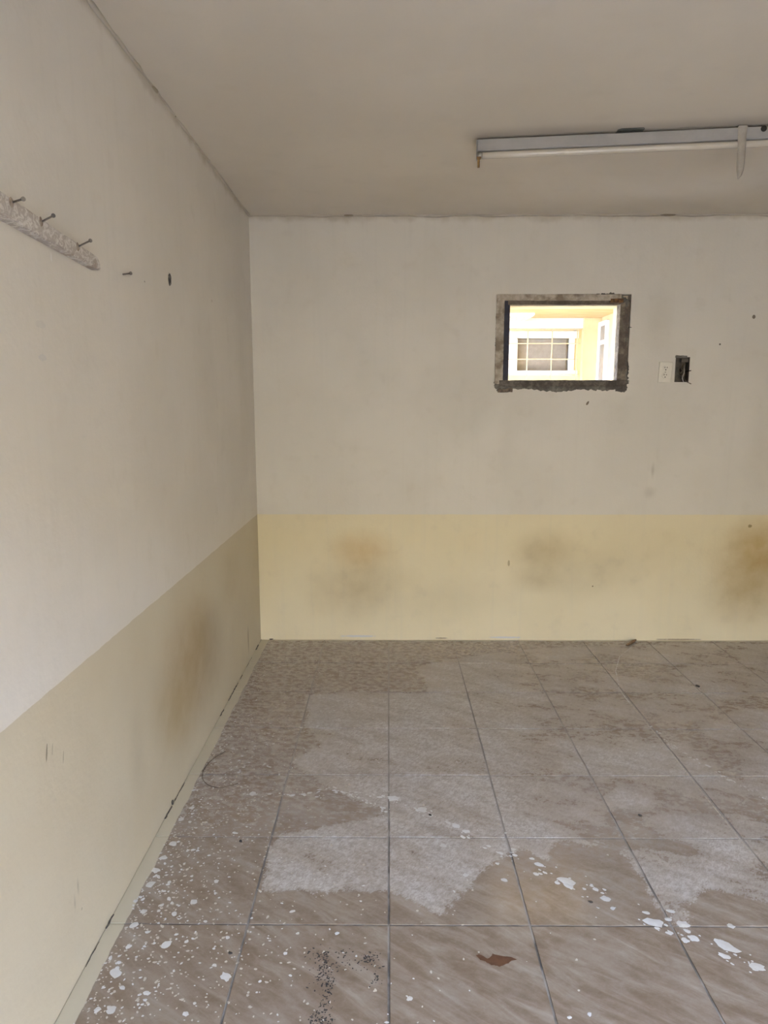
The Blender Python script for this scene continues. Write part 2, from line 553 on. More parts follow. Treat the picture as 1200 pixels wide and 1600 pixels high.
# ------------------------------------------------------------------ floor tiles, each its own piece, with a dust outline taken from the photograph
DUST_PX = [(480, 1085), (476, 1137), (500, 1163), (470, 1180), (455, 1190), (512, 1232), (590, 1266), (598, 1274), (545, 1283), (490, 1297),
           (440, 1300), (415, 1330), (408, 1393), (607, 1395), (640, 1405), (685, 1432), (722, 1405), (732, 1385), (768, 1352), (815, 1326),
           (850, 1345), (870, 1318), (960, 1325), (985, 1345), (1010, 1395), (1060, 1460), (1092, 1450), (1075, 1420), (1100, 1385), (1260, 1430),
           (1700, 1400), (3000, 1300), (2600, 1015), (1000, 1004), (800, 1015), (700, 1030), (648, 1042), (668, 1082), (560, 1080)]
DUST = [fl(*q) for q in DUST_PX]


def sdf(x, y):
    d, s = 1e9, False
    n = len(DUST)
    for i in range(n):
        A, B = DUST[i], DUST[(i + 1) % n]
        ex, ey = B.x - A.x, B.y - A.y
        wx, wy = x - A.x, y - A.y
        t = max(0.0, min(1.0, (wx * ex + wy * ey) / (ex * ex + ey * ey)))
        d = min(d, (wx - ex * t) ** 2 + (wy - ey * t) ** 2)
        if (A.y > y) != (B.y > y) and x < (B.x - A.x) * (y - A.y) / (B.y - A.y) + A.x:
            s = not s
    return (1 if s else -1) * math.sqrt(d)


def tile_mesh(x0, x1, y0, y1, grid, attr):
    bm = bmesh.new()
    zt, zb, bv = 0.0, -0.0028, 0.0016
    nx, ny = grid
    X = [x0 + bv + (x1 - x0 - 2 * bv) * i / nx for i in range(nx + 1)]
    Y = [y0 + bv + (y1 - y0 - 2 * bv) * j / ny for j in range(ny + 1)]
    V = [[bm.verts.new((x, y, zt)) for y in Y] for x in X]
    for i in range(nx):
        for j in range(ny):
            bm.faces.new((V[i][j], V[i + 1][j], V[i + 1][j + 1], V[i][j + 1]))
    rim = [V[i][0] for i in range(nx)] + [V[nx][j] for j in range(ny)] + [V[i][ny] for i in range(nx, 0, -1)] + [V[0][j] for j in range(ny, 0, -1)]
    def outv(v, z):
        return bm.verts.new((x0 if v.co.x == X[0] else x1 if v.co.x == X[-1] else v.co.x, y0 if v.co.y == Y[0] else y1 if v.co.y == Y[-1] else v.co.y, z))
    r1 = [outv(v, zt - bv * 0.7) for v in rim]
    r2 = [bm.verts.new((v.co.x, v.co.y, zb)) for v in r1]
    for A, B in ((rim, r1), (r1, r2)):
        for i in range(len(A)):
            j = (i + 1) % len(A)
            bm.faces.new((A[i], B[i], B[j], A[j]))
    me = bpy.data.meshes.new('floor_tile')
    bm.to_mesh(me)
    bm.free()
    at = me.attributes.new('dust', 'FLOAT', 'POINT')
    at.data.foreach_set('value', [attr(v.co.x, v.co.y) for v in me.vertices])
    me.materials.append(M_TILE)
    return me


G = 0.0036
shared = {}
rt = random.Random(3)
j0 = math.floor(YF / S)
for i in range(-2, 10):
    for j in range(j0, 6):
        x0, x1 = max(i * S + G / 2, XL + 0.001), min((i + 1) * S - G / 2, XR - 0.001)
        y0, y1 = max(j * S + G / 2, YF + 0.001), min((j + 1) * S - G / 2, YB - 0.001)
        if x1 - x0 < 0.02 or y1 - y0 < 0.02:
            continue
        cx, cy = (x0 + x1) / 2, (y0 + y1) / 2
        if j >= -2 and i <= 6:
            me = tile_mesh(x0 - cx, x1 - cx, y0 - cy, y1 - cy, (16, 16), lambda x, y: sdf(x + cx, y + cy))
        else:
            key = (round(x1 - x0, 4), round(y1 - y0, 4), i > 6)
            if key not in shared:
                shared[key] = tile_mesh(x0 - cx, x1 - cx, y0 - cy, y1 - cy, (1, 1), lambda x, y: 0.15 if i > 6 else -0.02)
            me = shared[key]
        o = bpy.data.objects.new('floor_tile', me)
        COL.objects.link(o)
        o.location = (cx, cy, 0)
        o.rotation_euler = (rt.uniform(-1, 1) * 0.0012, rt.uniform(-1, 1) * 0.0012, 0)
        o.parent = floor

# ------------------------------------------------------------------ paint drips on the floor: thin dried domes
def blob(bm, x, y, r, asp, ang, h, k=8):
    c = bm.verts.new((x, y, h))
    ring = []
    ca, sa = math.cos(ang), math.sin(ang)
    for i in range(k):
        t = 2 * math.pi * i / k
        rr = r * random.uniform(0.72, 1.18)
        px, py = math.cos(t) * rr * asp, math.sin(t) * rr
        ring.append(bm.verts.new((x + px * ca - py * sa, y + px * sa + py * ca, 0.0002)))
    for i in range(k):
        bm.faces.new((c, ring[i], ring[(i + 1) % k]))


M_DRIP = plain('white_paint_drip', (0.70, 0.70, 0.69), (0.60, 0.58, 0.54), rough=0.5, scale=9)
M_FLECK = plain('cream_paint_fleck', (0.60, 0.54, 0.45), (0.50, 0.45, 0.38), rough=0.6, scale=6)
random.seed(11)
bm = bmesh.new()
bf = bmesh.new()
n_ok = 0
while n_ok < 3800:                                    # fine spatter, thickest beside the left wall
    x = XL + 0.045 + random.expovariate(1 / 0.25)
    y = random.uniform(-1.0, YB - 0.02)
    if x > 1.9:
        continue
    if 0.0 < y < 1.0 and random.random() < 0.15 or random.random() < 0.25 and y > 1.4:
        continue
    r = random.choice((0.0016, 0.002, 0.0024, 0.003, 0.0035)) * random.uniform(0.7, 1.25)
    blob(bf if random.random() < 0.7 else bm, x, y, r, random.uniform(0.9, 1.9), random.uniform(0, 3.1), 0.0006)
    n_ok += 1
for _ in range(170):                                  # bigger drips near the painted edge
    x = XL + 0.05 + random.expovariate(1 / 0.12)
    y = random.uniform(-0.6, 1.3)
    blob(bm, x, y, random.uniform(0.0025, 0.006), random.uniform(1.0, 1.7), random.uniform(0, 3.1), 0.001, 10)
for (u, v, r) in ((180, 1520, .014), (258, 1477, .011), (353, 1526, .012), (152, 1578, .009), (174, 1578, .011), (225, 1424, .010), (212, 1408, .008),
                  (303, 1409, .011), (338, 1377, .008), (272, 1428, .007), (262, 1474, .009), (201, 1479, .008), (186, 1504, .006), (290, 1584, .007), (230, 1552, .007),
                  (270, 1318, .012), (255, 1340, .013), (243, 1360, .011), (235, 1382, .012), (210, 1445, .010), (283, 1280, .011), (300, 1262, .010), (395, 1240, .012),
                  (615, 1248, .018), (660, 1264, .016), (712, 1290, .014), (728, 1299, .010), (640, 1560, .008), (921, 1585, .005), (890, 1590, .005)):
    q = fl(u, v)
    blob(bm, q.x, q.y, r, random.uniform(0.9, 1.5), random.uniform(0, 3), 0.0012, 12)


def trail(pts, n, spread, rmin, rmax, target, gamma=2.0):
    P = [fl(*q) for q in pts]
    L = [(P[i + 1] - P[i]).length for i in range(len(P) - 1)]
    for _ in range(n):
        t = random.random() * sum(L)
        i = 0
        while i < len(L) - 1 and t > L[i]:
            t -= L[i]
            i += 1
        d = (P[i + 1] - P[i]).normalized()
        q = P[i] + d * t + Vector((-d.y, d.x, 0)) * random.gauss(0, spread)
        r = rmin + (rmax - rmin) * random.random() ** gamma
        blob(target, q.x, q.y, r, random.uniform(1.0, 1.9), math.atan2(d.y, d.x) + random.uniform(-.4, .4), 0.001, 9)


trail([(380, 1240), (470, 1241), (515, 1236), (560, 1240), (610, 1247), (700, 1285), (760, 1325), (800, 1340)], 100, 0.009, 0.002, 0.0085, bm, 2.6)
trail([(515, 1230), (560, 1246), (607, 1268)], 40, 0.006, 0.002, 0.006, bm)
trail([(780, 1330), (850, 1358), (885, 1380), (950, 1408), (1040, 1448), (1110, 1470), (1185, 1512)], 75, 0.024, 0.002, 0.008, bm, 2.4)
trail([(1015, 1135), (1050, 1165), (1090, 1190), (1130, 1212), (1200, 1250)], 60, 0.008, 0.0018, 0.006, bm)
for (u, v, r, asp) in ((842, 1351, .010, 1.6), (884, 1376, .016, 1.8), (888, 1384, .010, 1.8), (946, 1404, .012, 1.3), (1022, 1441, .016, 2.0), (1067, 1444, .014, 1.4),
                       (1083, 1466, .012, 1.2), (1070, 1469, .010, 1.2), (1135, 1479, .017, 2.2), (1132, 1494, .010, 1.8), (1182, 1510, .012, 1.8), (1142, 1447, .009, 1.4),
                       (788, 1375, .008, 1.4), (728, 1367, .008, 1.4), (693, 1321, .009, 1.5)):
    q = fl(u, v)
    blob(bm, q.x, q.y, r, asp, -0.5 + random.uniform(-.3, .3), 0.0012, 12)
# the thin dribble line that curves away from the back wall
P = [fl(*q) for q in ((988, 1010), (968, 1026), (962, 1048), (968, 1078), (985, 1100), (1012, 1132), (1050, 1178), (1090, 1230), (1135, 1285), (1175, 1335))]
for i in range(len(P) - 1):
    for k in range(14):
        q = P[i].lerp(P[i + 1], (k + random.random()) / 14)
        d = P[i + 1] - P[i]
        blob(bf if i > 3 else bm, q.x, q.y, random.uniform(0.0024, 0.0042), 2.6, math.atan2(d.y, d.x), 0.0006, 7)
# flaky pale crust beside the back wall
for _ in range(260):
    q = fl(random.gauss(745, 55), random.uniform(1004, 1024))
    blob(bf, q.x, q.y, random.uniform(0.003, 0.007), random.uniform(1, 2), random.uniform(-.4, .4), 0.0006)
for _ in range(500):
    q = fl(random.uniform(430, 1200), random.triangular(1005, 1120, 1012))
    blob(bf, q.x, q.y, random.uniform(0.002, 0.0045), random.uniform(1, 2), random.uniform(-.4, .4), 0.0005)
for f in bf.faces:
    f.material_index = 1
tmp = bpy.data.meshes.new('spatter_part')
bf.to_mesh(tmp)
bf.free()
bm.from_mesh(tmp)
bpy.data.meshes.remove(tmp)
sp_o = from_bm('paint_spatter', bm, M_DRIP)
sp_o.data.materials.append(M_FLECK)
tag(sp_o, 'dried white and cream paint drips and specks across the floor tiles', 'paint', kind='stuff')

# dark grit ground into the front tiles
M_GRIT = plain('black_grit', (0.035, 0.03, 0.027), (0.06, 0.05, 0.04), rough=0.9)
bm = bmesh.new()
random.seed(21)
for (u, v, su, sv, k) in ((505, 1520, 10, 14, 70), (497, 1495, 8, 5, 25), (512, 1545, 6, 14, 30), (545, 1508, 18, 7, 28), (578, 1498, 7, 5, 40), (520, 1488, 12, 4, 12), (588, 1530, 5, 8, 14),
                          (503, 1578, 7, 9, 28), (510, 1597, 9, 4, 24), (490, 1592, 6, 4, 14)):
    for _ in range(int(k * 1.5)):
        q = fl(random.gauss(u, su), random.gauss(v, sv))
        blob(bm, q.x, q.y, random.uniform(0.0006, 0.0024), random.uniform(1, 2.4), random.uniform(0, 3.1), 0.0012, 6)
tag(from_bm('black_grit', bm, M_GRIT), 'black grit and soot ground into the front tiles', 'dirt', kind='stuff')

# single crumbs
def crumb(u, v, r, label, mat=None, asp=1.6, name='crumb', cat='crumb', group=None):
    q = fl(u, v)
    bm = bmesh.new()
    bmesh.ops.create_icosphere(bm, subdivisions=2, radius=r)
    ang = random.uniform(0, 3.1)
    for p_ in bm.verts:
        p_.co += mnoise.noise_vector(p_.co * 300 + Vector((u, v, 0))) * r * 0.45
        p_.co.x *= asp
        p_.co.z = (p_.co.z * 0.6) + r * 0.55
        p_.co.z = max(p_.co.z, 0.0001)
    bmesh.ops.rotate(bm, verts=bm.verts, matrix=Matrix.Rotation(ang, 3, 'Z'))
    o = from_bm(name, bm, mat or M_GRIT)
    o.location = (q.x, q.y, 0)
    return tag(o, label, cat, group)


random.seed(5)
crumb(1090, 1073, 0.008, 'black crumb on the tiles far right, near the back wall', asp=1.8)
crumb(1000, 1275, 0.005, 'small black crumb right of centre on a dusty tile')
crumb(376, 1315, 0.0045, 'small black crumb on the speckled tile left of the brushed dust patch')
crumb(923, 1410, 0.004, 'small black crumb beside the white drip trail at front')
crumb(672, 1274, 0.004, 'tiny black crumb beside the drips in the floor centre')
crumb(360, 1490, 0.004, 'tiny black crumb on the front left tile by the grout line')
crumb(424, 999.5, 0.006, 'black crumb in the far left corner at the wall foot', asp=2.0)

M_ROTTEN = plain('rotten_wood', (0.15, 0.09, 0.045), (0.26, 0.17, 0.09), rough=0.9, scale=60)
A, B = fl(979, 1010), fl(994, 1001.5)
pts = [A.lerp(B, t / 6) + Vector((random.uniform(-.003, .003), 0, 0.008)) for t in range(7)]
tag(tube('wood_chip', pts, [0.005, 0.008, 0.0075, 0.009, 0.0085, 0.0075, 0.004], M_ROTTEN, seg=7, smooth=False),
    'brown rotten wood chip lying against the foot of the back wall', 'wood chip')

# rust-coloured flaky stain
M_RUST = plain('rust_flakes', (0.14, 0.065, 0.03), (0.11, 0.05, 0.024), rough=0.8, scale=50, bump=0.3)
RP = [(743, 1492), (752, 1492), (763, 1499), (770, 1491), (780, 1494), (795, 1494), (808, 1499), (796, 1502), (788, 1509), (778, 1510), (768, 1508), (758, 1503), (748, 1498)]
poly = []
for i in range(len(RP)):
    A, B = fl(*RP[i], 0.0002), fl(*RP[(i + 1) % len(RP)], 0.0002)
    for t in (0, .33, .66):
        q = A.lerp(B, t)
        poly.append(q + Vector((random.uniform(-.0022, .0022), random.uniform(-.0022, .0022), 0)))
tag(prism('rust_stain', poly, (0, 0, 0.0006), M_RUST), 'rust-brown ragged stain on the front middle tile', 'stain')

# loop of wire on the tiles by the left wall
M_WIRE = plain('rusty_wire', (0.10, 0.075, 0.055), (0.18, 0.13, 0.09), rough=0.6, metal=0.3)
WP = [(352, 1174), (340, 1181), (327, 1191), (319, 1202), (316, 1212), (319, 1221), (328, 1228), (345, 1231), (358, 1229), (372, 1224)]
P = [fl(*q, 0.0025) for q in WP]
sm = []
for i in range(len(P) - 1):
    p0, p1, p2, p3 = P[max(i - 1, 0)], P[i], P[i + 1], P[min(i + 2, len(P) - 1)]
    for t in (0, .25, .5, .75):
        sm.append(0.5 * ((2 * p1) + (p2 - p0) * t + (2 * p0 - 5 * p1 + 4 * p2 - p3) * t * t + (3 * p1 - p0 - 3 * p2 + p3) * t ** 3))
sm.append(P[-1])
for i, q in enumerate(sm):
    q.z = 0.0022 + 0.004 * math.sin(i * 0.35) ** 2 * (0.3 if i < 25 else 1)
tag(tube('wire', sm, 0.0016, M_WIRE, seg=6), 'thin bent brown wire loop lying on the tiles beside the left wall', 'wire')

# dark broken joint between left wall and floor
M_GAP = plain('joint_dirt', (0.05, 0.042, 0.035), (0.16, 0.14, 0.11), rough=1.0, scale=60)
bm = bmesh.new()
random.seed(31)
y = -0.75
while y < YB - 0.03:
    L = random.uniform(0.03, 0.22)
    if random.random() < 0.62:
        k = max(2, int(L / 0.012))
        wmax = random.choice((0.0014, 0.002, 0.003, 0.0045))
        pts = []
        for t in range(k + 1):
            pts.append(Vector((XL + 0.003 + random.uniform(-.001, .0015), y + L * t / k, 0.0012)))
        tube_bm(bm, pts, [wmax * random.uniform(0.35, 1.0) for _ in pts], 5)
    y += L + random.uniform(0.0, 0.05)
o = from_bm('joint_crack', bm, M_GAP, floor)
o['kind'] = 'stuff'
q = lf(268, 1254)
bm = bmesh.new()
bmesh.ops.create_icosphere(bm, subdivisions=2, radius=0.008)
for p_ in bm.verts:
    p_.co = Vector((p_.co.x * 0.5 + XL + 0.004, p_.co.y * 0.8 + q.y, p_.co.z * 1.3 + 0.0108))
tag(from_bm('dirt_speck', bm, M_GRIT), 'shiny black speck at the foot of the left wall', 'speck')

# uneven plaster fillet in the ceiling corners
def fillet(name, p0, p1, ia, ib, mat, r=0.016):
    bm = bmesh.new()
    n = 120
    rows = []
    for i in range(n + 1):
        c = p0.lerp(p1, i / n)
        rr = r * (0.55 + 0.9 * abs(mnoise.noise(c * 5.0)) + 0.5 * mnoise.noise(c * 17.0))
        rows.append([bm.verts.new(c + ia * rr), bm.verts.new(c + (ia + ib) * rr * 0.32), bm.verts.new(c + ib * rr), bm.verts.new(c - (ia + ib) * 0.001)])
    for i in range(n):
        for k in range(4):
            bm.faces.new((rows[i][k], rows[i + 1][k], rows[i + 1][(k + 1) % 4], rows[i][(k + 1) % 4]))
    bm.faces.new(rows[0])
    bm.faces.new(rows[-1][::-1])
    return from_bm(name, bm, mat, None, True)


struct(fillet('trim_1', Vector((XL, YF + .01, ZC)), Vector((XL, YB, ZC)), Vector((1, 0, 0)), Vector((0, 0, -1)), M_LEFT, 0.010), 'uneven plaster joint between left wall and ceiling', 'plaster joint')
struct(fillet('trim_2', Vector((XL + 0.002, YB, ZC)), Vector((XR, YB, ZC)), Vector((0, -1, 0)), Vector((0, 0, -1)), M_BACK, 0.012), 'uneven plaster joint between back wall and ceiling', 'plaster joint')

# ------------------------------------------------------------------ window frame of worn boards in the back wall
def worn(name, base, under, dirt, amt=0.5):
    n = NT(name)
    g = n.noise(scale=45, detail=5, rough=0.7)
    h = n.noise(scale=14, detail=4)
    col = n.mix(n.step(g, 0.42, 0.58), base, under)
    col = n.mix(n.math('MULTIPLY', n.step(h, 0.45, 0.62), amt), col, dirt)
    n.set(color=col, rough=0.75)
    n.bump(g, 0.4, 0.003)
    return n.m


M_FRAME = worn('worn_white_frame', (0.52, 0.46, 0.39), (0.42, 0.36, 0.29), (0.17, 0.13, 0.09), 0.75)
M_FRAMEB = worn('dark_mortar_frame', (0.10, 0.085, 0.07), (0.17, 0.145, 0.12), (0.05, 0.04, 0.035), 0.7)
M_MORTAR = worn('broken_mortar', (0.13, 0.12, 0.105), (0.20, 0.185, 0.16), (0.06, 0.05, 0.045), 0.7)
M_NAVY = worn('navy_stop', (0.035, 0.038, 0.065), (0.05, 0.05, 0.07), (0.03, 0.025, 0.025), 0.5)
M_STOP = worn('brown_stop', (0.20, 0.165, 0.125), (0.14, 0.11, 0.085), (0.07, 0.055, 0.04), 0.6)
M_RUSTM = worn('rusted_corner', (0.28, 0.14, 0.05), (0.12, 0.06, 0.03), (0.05, 0.03, 0.02), 0.5)
wf = empty('window_1', (FR[0], YB, FR[2]))
struct(wf, 'small unglazed window opening with a worn dirty frame in the back wall', 'window')
F0, F1 = YB - 0.006, YB + 0.06


def bx_px(u0, v0, u1, v1, y0, y1, at=None):
    a, b = bk(u0, v0, at), bk(u1, v1, at)
    return (a.x, y0, b.z), (b.x, y1, a.z)


lo, hi = bx_px(776, 460, 785, 600, F0, F1)
p1 = rough_box('side_board', lo, hi, M_FRAME)
lo, hi = bx_px(785, 460, 971, 469.5, F0, F1)
p2 = rough_box('top_board', lo, hi, M_FRAME)
lo, hi = bx_px(969.5, 472, 978.5, 597, F0 + 0.002, F1)
p3 = rough_box('side_board', lo, hi, worn('dark_side_board', (0.26, 0.22, 0.17), (0.16, 0.13, 0.10), (0.07, 0.05, 0.04), 0.7))
lo, hi = bx_px(780, 594, 978.5, 604, F0 - 0.002, F1)
p4 = rough_box('bottom_board', lo, hi, M_FRAMEB)
lo, hi = bx_px(780, 470, 794, 594, YB + 0.012, F1 - 0.001, YB + 0.012)
p5 = rough_box('stop_strip', lo, hi, M_NAVY, amp=0.0008)
lo, hi = bx_px(794, 469, 970, 476.2, YB + 0.010, F1 - 0.001, YB + 0.010)
p6 = rough_box('stop_strip', lo, hi, M_STOP, amp=0.0008)
lo, hi = bx_px(954, 467, 973, 473, F0 - 0.004, YB + 0.02)
p7 = rough_box('corner_plate', lo, hi, M_RUSTM, seg=0.006, amp=0.002)
adopt(wf, p1, p2, p3, p4, p5, p6, p7)


def mortar(pts_out, pts_in, name='mortar_edge'):
    """ragged crust between two outlines on the wall face"""
    bm = bmesh.new()
    prev = None
    n = len(pts_out)
    for i in range(n - 1):
        for t in range(8):
            f = t / 8
            o = bk(pts_out[i][0] * (1 - f) + pts_out[i + 1][0] * f + random.gauss(0, 0.9), pts_out[i][1] * (1 - f) + pts_out[i + 1][1] * f + random.gauss(0, 0.9))
            q = bk(pts_in[i][0] * (1 - f) + pts_in[i + 1][0] * f, pts_in[i][1] * (1 - f) + pts_in[i + 1][1] * f)
            m = o.lerp(q, 0.5)
            d = random.uniform(0.002, 0.006)
            row = [bm.verts.new((o.x, YB + 0.001, o.z)), bm.verts.new((m.x, YB - d, m.z)), bm.verts.new((q.x, YB - 0.004, q.z)), bm.verts.new((q.x, YB + 0.004, q.z))]
            if prev:
                for k in range(4):
                    bm.faces.new((prev[k], row[k], row[(k + 1) % 4], prev[(k + 1) % 4]))
            else:
                bm.faces.new(row)
            prev = row
    bm.faces.new(prev[::-1])
    return from_bm(name, bm, M_MORTAR, None)


random.seed(41)
adopt(wf,
      mortar([(771, 596), (772, 606), (776, 613), (784, 611), (800, 608), (830, 610), (868, 614), (900, 609), (930, 611), (960, 610), (976, 616), (981, 606), (983, 594)],
             [(778, 594), (778, 597), (780, 600), (790, 602), (805, 602), (835, 602), (870, 602), (900, 602), (930, 602), (958, 602), (972, 602), (976, 598), (976, 592)]),
      mortar([(981, 597), (983, 575), (980.5, 560), (980, 530), (981, 512), (981.5, 490), (982, 470), (979, 467)],
             [(977, 597), (977, 575), (977, 560), (977, 530), (977, 512), (977, 490), (977, 472), (975, 470)]),
      mortar([(981, 470), (974, 463), (965, 460), (957, 457), (946, 459), (930, 459)], [(974, 474), (966, 471), (958, 468), (952, 466), (944, 464), (930, 462)]),
      mortar([(775, 598), (774, 570), (774.5, 548), (773.5, 535), (775, 520), (775, 480)], [(778, 598), (777, 570), (777, 548), (778, 535), (777, 520), (777, 480)]))
lo, hi = bx_px(778, 606, 801, 613, YB - 0.006, YB + 0.003)
adopt(wf, rough_box('mortar_lump', lo, hi, worn('broken_lump', (0.20, 0.15, 0.11), (0.10, 0.08, 0.06), (0.05, .04, .03)), seg=0.008, amp=0.004))
# a bent nail in the right edge
a = bk(980, 512)
adopt(wf, tube('bent_nail', [a, a + Vector((0.012, -0.008, 0.002)), a + Vector((0.022, -0.006, 0.0))], 0.0018, M_GRIT, seg=6))

# ------------------------------------------------------------------ socket and open switch box
M_PLATE = plain('ivory_plastic', (0.84, 0.80, 0.71), (0.80, 0.76, 0.67), rough=0.35)
M_SLOT = plain('slot_black', (0.02, 0.018, 0.016), rough=0.8)
a, b = bk(1029.5, 565.5), bk(1048.5, 598)
cx, cz = (a.x + b.x) / 2, (a.z + b.z) / 2
W2, H2 = (b.x - a.x) / 2, (a.z - b.z) / 2
so = empty('wall_socket', (cx, YB, cz))
so.rotation_euler = (0, math.radians(2.5), 0)
tag(so, 'ivory double power socket beside the open switch box on back wall', 'socket')
box('cover_plate', (-W2, -0.006, -H2), (W2, 0, H2), M_PLATE, so, 0.0025)
for sz in (0.022, -0.020):
    bm = bmesh.new()
    bmesh.ops.create_cone(bm, cap_ends=True, segments=20, radius1=0.0165, radius2=0.016, depth=0.003, matrix=Matrix.Translation((0, -0.0070, sz)) @ Matrix.Rotation(math.pi / 2, 4, 'X'))
    f = from_bm('socket_face', bm, M_PLATE, so)
    box('slot', (-0.0080, -0.0095, sz + 0.0015), (-0.0048, -0.0080, sz + 0.0095), M_SLOT, f)
    box('slot', (0.0048, -0.0095, sz + 0.0025), (0.0080, -0.0080, sz + 0.0090), M_SLOT, f)
    bm = bmesh.new()
    bmesh.ops.create_cone(bm, cap_ends=True, segments=12, radius1=0.0032, radius2=0.0032, depth=0.0016, matrix=Matrix.Translation((0, -0.0088, sz - 0.0075)) @ Matrix.Rotation(math.pi / 2, 4, 'X'))
    from_bm('slot', bm, M_SLOT, f)
bm = bmesh.new()
bmesh.ops.create_cone(bm, cap_ends=True, segments=12, radius1=0.003, radius2=0.0025, depth=0.0016, matrix=Matrix.Translation((0, -0.0066, 0.001)) @ Matrix.Rotation(math.pi / 2, 4, 'X'))
from_bm('screw', bm, plain('screw_grey', (0.42, 0.38, 0.32), rough=0.4, metal=0.6), so)

M_BOXM = plain('dark_steel_box', (0.08, 0.075, 0.07), (0.15, 0.125, 0.095), rough=0.6, scale=40, metal=0.4)
sb = empty('switch_box', ((EB[0] + EB[1]) / 2, YB, EB[2]))
tag(sb, 'open dark metal switch box with loose wires in back wall', 'switch box')
bm = bmesh.new()
t = 0.003
x0, x1, z0, z1 = EB
for lo, hi in (((x0, YB + 0.050, z0), (x1, YB + 0.054, z1)), ((x0, YB - 0.002, z0), (x0 + t, YB + 0.050, z1)), ((x1 - t, YB - 0.002, z0), (x1, YB + 0.050, z1)),
               ((x0 + t, YB - 0.002, z0), (x1 - t, YB + 0.050, z0 + t)), ((x0 + t, YB - 0.002, z1 - t), (x1 - t, YB + 0.050, z1))):
    add_box(bm, lo, hi)
parts = [from_bm('box_shell', bm, M_BOXM)]
a = bk(1064, 558)
parts.append(rough_box('broken_edge', (x0 - .002, YB - 0.006, z1 - .004), (x1 - 0.02, YB + 0.006, z1 + 0.010), M_MORTAR, seg=0.007, amp=0.004))
lo, hi = bx_px(1066, 560, 1076, 566, YB + 0.004, YB + 0.010)
parts.append(box('mounting_ear', lo, hi, M_BOXM, bevel=0.001))
random.seed(51)
M_WD = plain('dark_cable', (0.15, 0.125, 0.09), (0.24, 0.20, 0.145), rough=0.6)
M_WL = plain('white_cable', (0.55, 0.52, 0.46), rough=0.5)
for k in range(7):
    q0 = bk(random.uniform(1059, 1071), random.uniform(566, 590), YB + 0.045)
    q1 = bk(random.uniform(1059, 1072), random.uniform(570, 592), YB + 0.015)
    q2 = bk(random.uniform(1059, 1072), random.uniform(570, 592), YB + 0.010)
    q3 = bk(random.uniform(1060, 1071), random.uniform(566, 592), YB + 0.035)
    parts.append(tube('wire', [((1 - s) ** 3) * q0 + 3 * s * (1 - s) ** 2 * q1 + 3 * s * s * (1 - s) * q2 + s ** 3 * q3 for s in (0, .15, .3, .45, .6, .75, .9, 1)], 0.0026, M_WD, seg=6))
parts.append(tube('wire', [bk(1070, 570, YB + .04), bk(1069, 582, YB + .01), bk(1066, 591, YB - .002), bk(1068, 597, YB - .008)], 0.0030, M_WL, seg=6))
parts.append(tube('wire', [bk(1072, 580, YB + .02), bk(1075, 580, YB - .010), bk(1080, 579, YB - .016)], 0.0028, M_SLOT, seg=6))
parts.append(tube('wire', [bk(1068, 592, YB + .02), bk(1073, 596.5, YB - .010), bk(1080, 600, YB - .018)], 0.0026, M_WD, seg=6))
adopt(sb, *parts)

# ------------------------------------------------------------------ wooden nail rail on the left wall
def rail_mat():
    n = NT('whitewashed_board')
    g = n.noise(n.mapping(n.pos(), rot=(0.6, 0, 0), scale=(40, 45, 55)), 1.0, 5, 0.65, 1.6)
    h = n.noise(scale=18, detail=4)
    col = n.mix(n.step(g, 0.44, 0.60), (0.46, 0.41, 0.37), (0.68, 0.64, 0.60))
    col = n.mix(n.math('MULTIPLY', n.step(h, 0.56, 0.70), 0.6), col, (0.33, 0.24, 0.17))
    n.set(color=col, rough=0.75)
    n.bump(g, 0.5, 0.004)
    return n.m


M_RAIL = rail_mat()
M_NAIL = plain('dull_steel_nail', (0.20, 0.19, 0.185), (0.30, 0.29, 0.28), rough=0.4, metal=0.8, scale=60)
M_RUSTH = plain('rust_ring', (0.22, 0.155, 0.11), (0.40, 0.34, 0.28), rough=0.9, scale=80)
XP = XL + 0.026
a, b, c, d = lf(0, 297, XP), lf(157, 404, XP), lf(0, 334, XP), lf(157, 422, XP)
yend = (b.y + d.y) / 2


def zrail(y_, top):
    p_, q_ = (a, b) if top else (c, d)
    return p_.z + (q_.z - p_.z) * (y_ - p_.y) / (q_.y - p_.y)


zbot = zrail(yend - 0.5, False)
ra = empty('nail_rail', (XL, yend - 0.5, zbot))
tag(ra, 'whitewashed wooden rail with three nails fixed to the left wall', 'coat rail')
ch = 0.014
ys = yend - 1.30
bm = bmesh.new()
prof = [(ys, zrail(ys, 0)), (yend, zrail(yend, 0)), (yend, zrail(yend, 1) - ch), (yend - ch, zrail(yend - ch, 1)), (ys, zrail(ys, 1))]
A = [bm.verts.new((XL, y_, z_)) for y_, z_ in prof]
B = [bm.verts.new((XP, y_, z_)) for y_, z_ in prof]
bm.faces.new(A)
bm.faces.new(B[::-1])
for i in range(5):
    j = (i + 1) % 5
    bm.faces.new((A[i], B[i], B[j], A[j]))
bmesh.ops.bevel(bm, geom=bm.edges[:], offset=0.0025, segments=2, affect='EDGES')
for i in range(1, 80):
    bmesh.ops.bisect_plane(bm, geom=bm.verts[:] + bm.edges[:] + bm.faces[:], plane_co=(0, ys + (yend - ys) * i / 80, 0), plane_no=(0, 1, 0))
for v_ in bm.verts:
    if v_.co.x > XL + 0.004:
        v_.co += mnoise.noise_vector(v_.co * 25) * 0.0018
adopt(ra, from_bm('board', bm, M_RAIL))


def nail(base, tip, r, parent=None, name='nail'):
    d = (tip - base).normalized()
    bm = bmesh.new()
    tube_bm(bm, [base, tip], r, 8)
    tube_bm(bm, [tip - d * 0.0004, tip + d * 0.0020], r * 2.1, 10)
    return from_bm(name, bm, M_NAIL, parent)


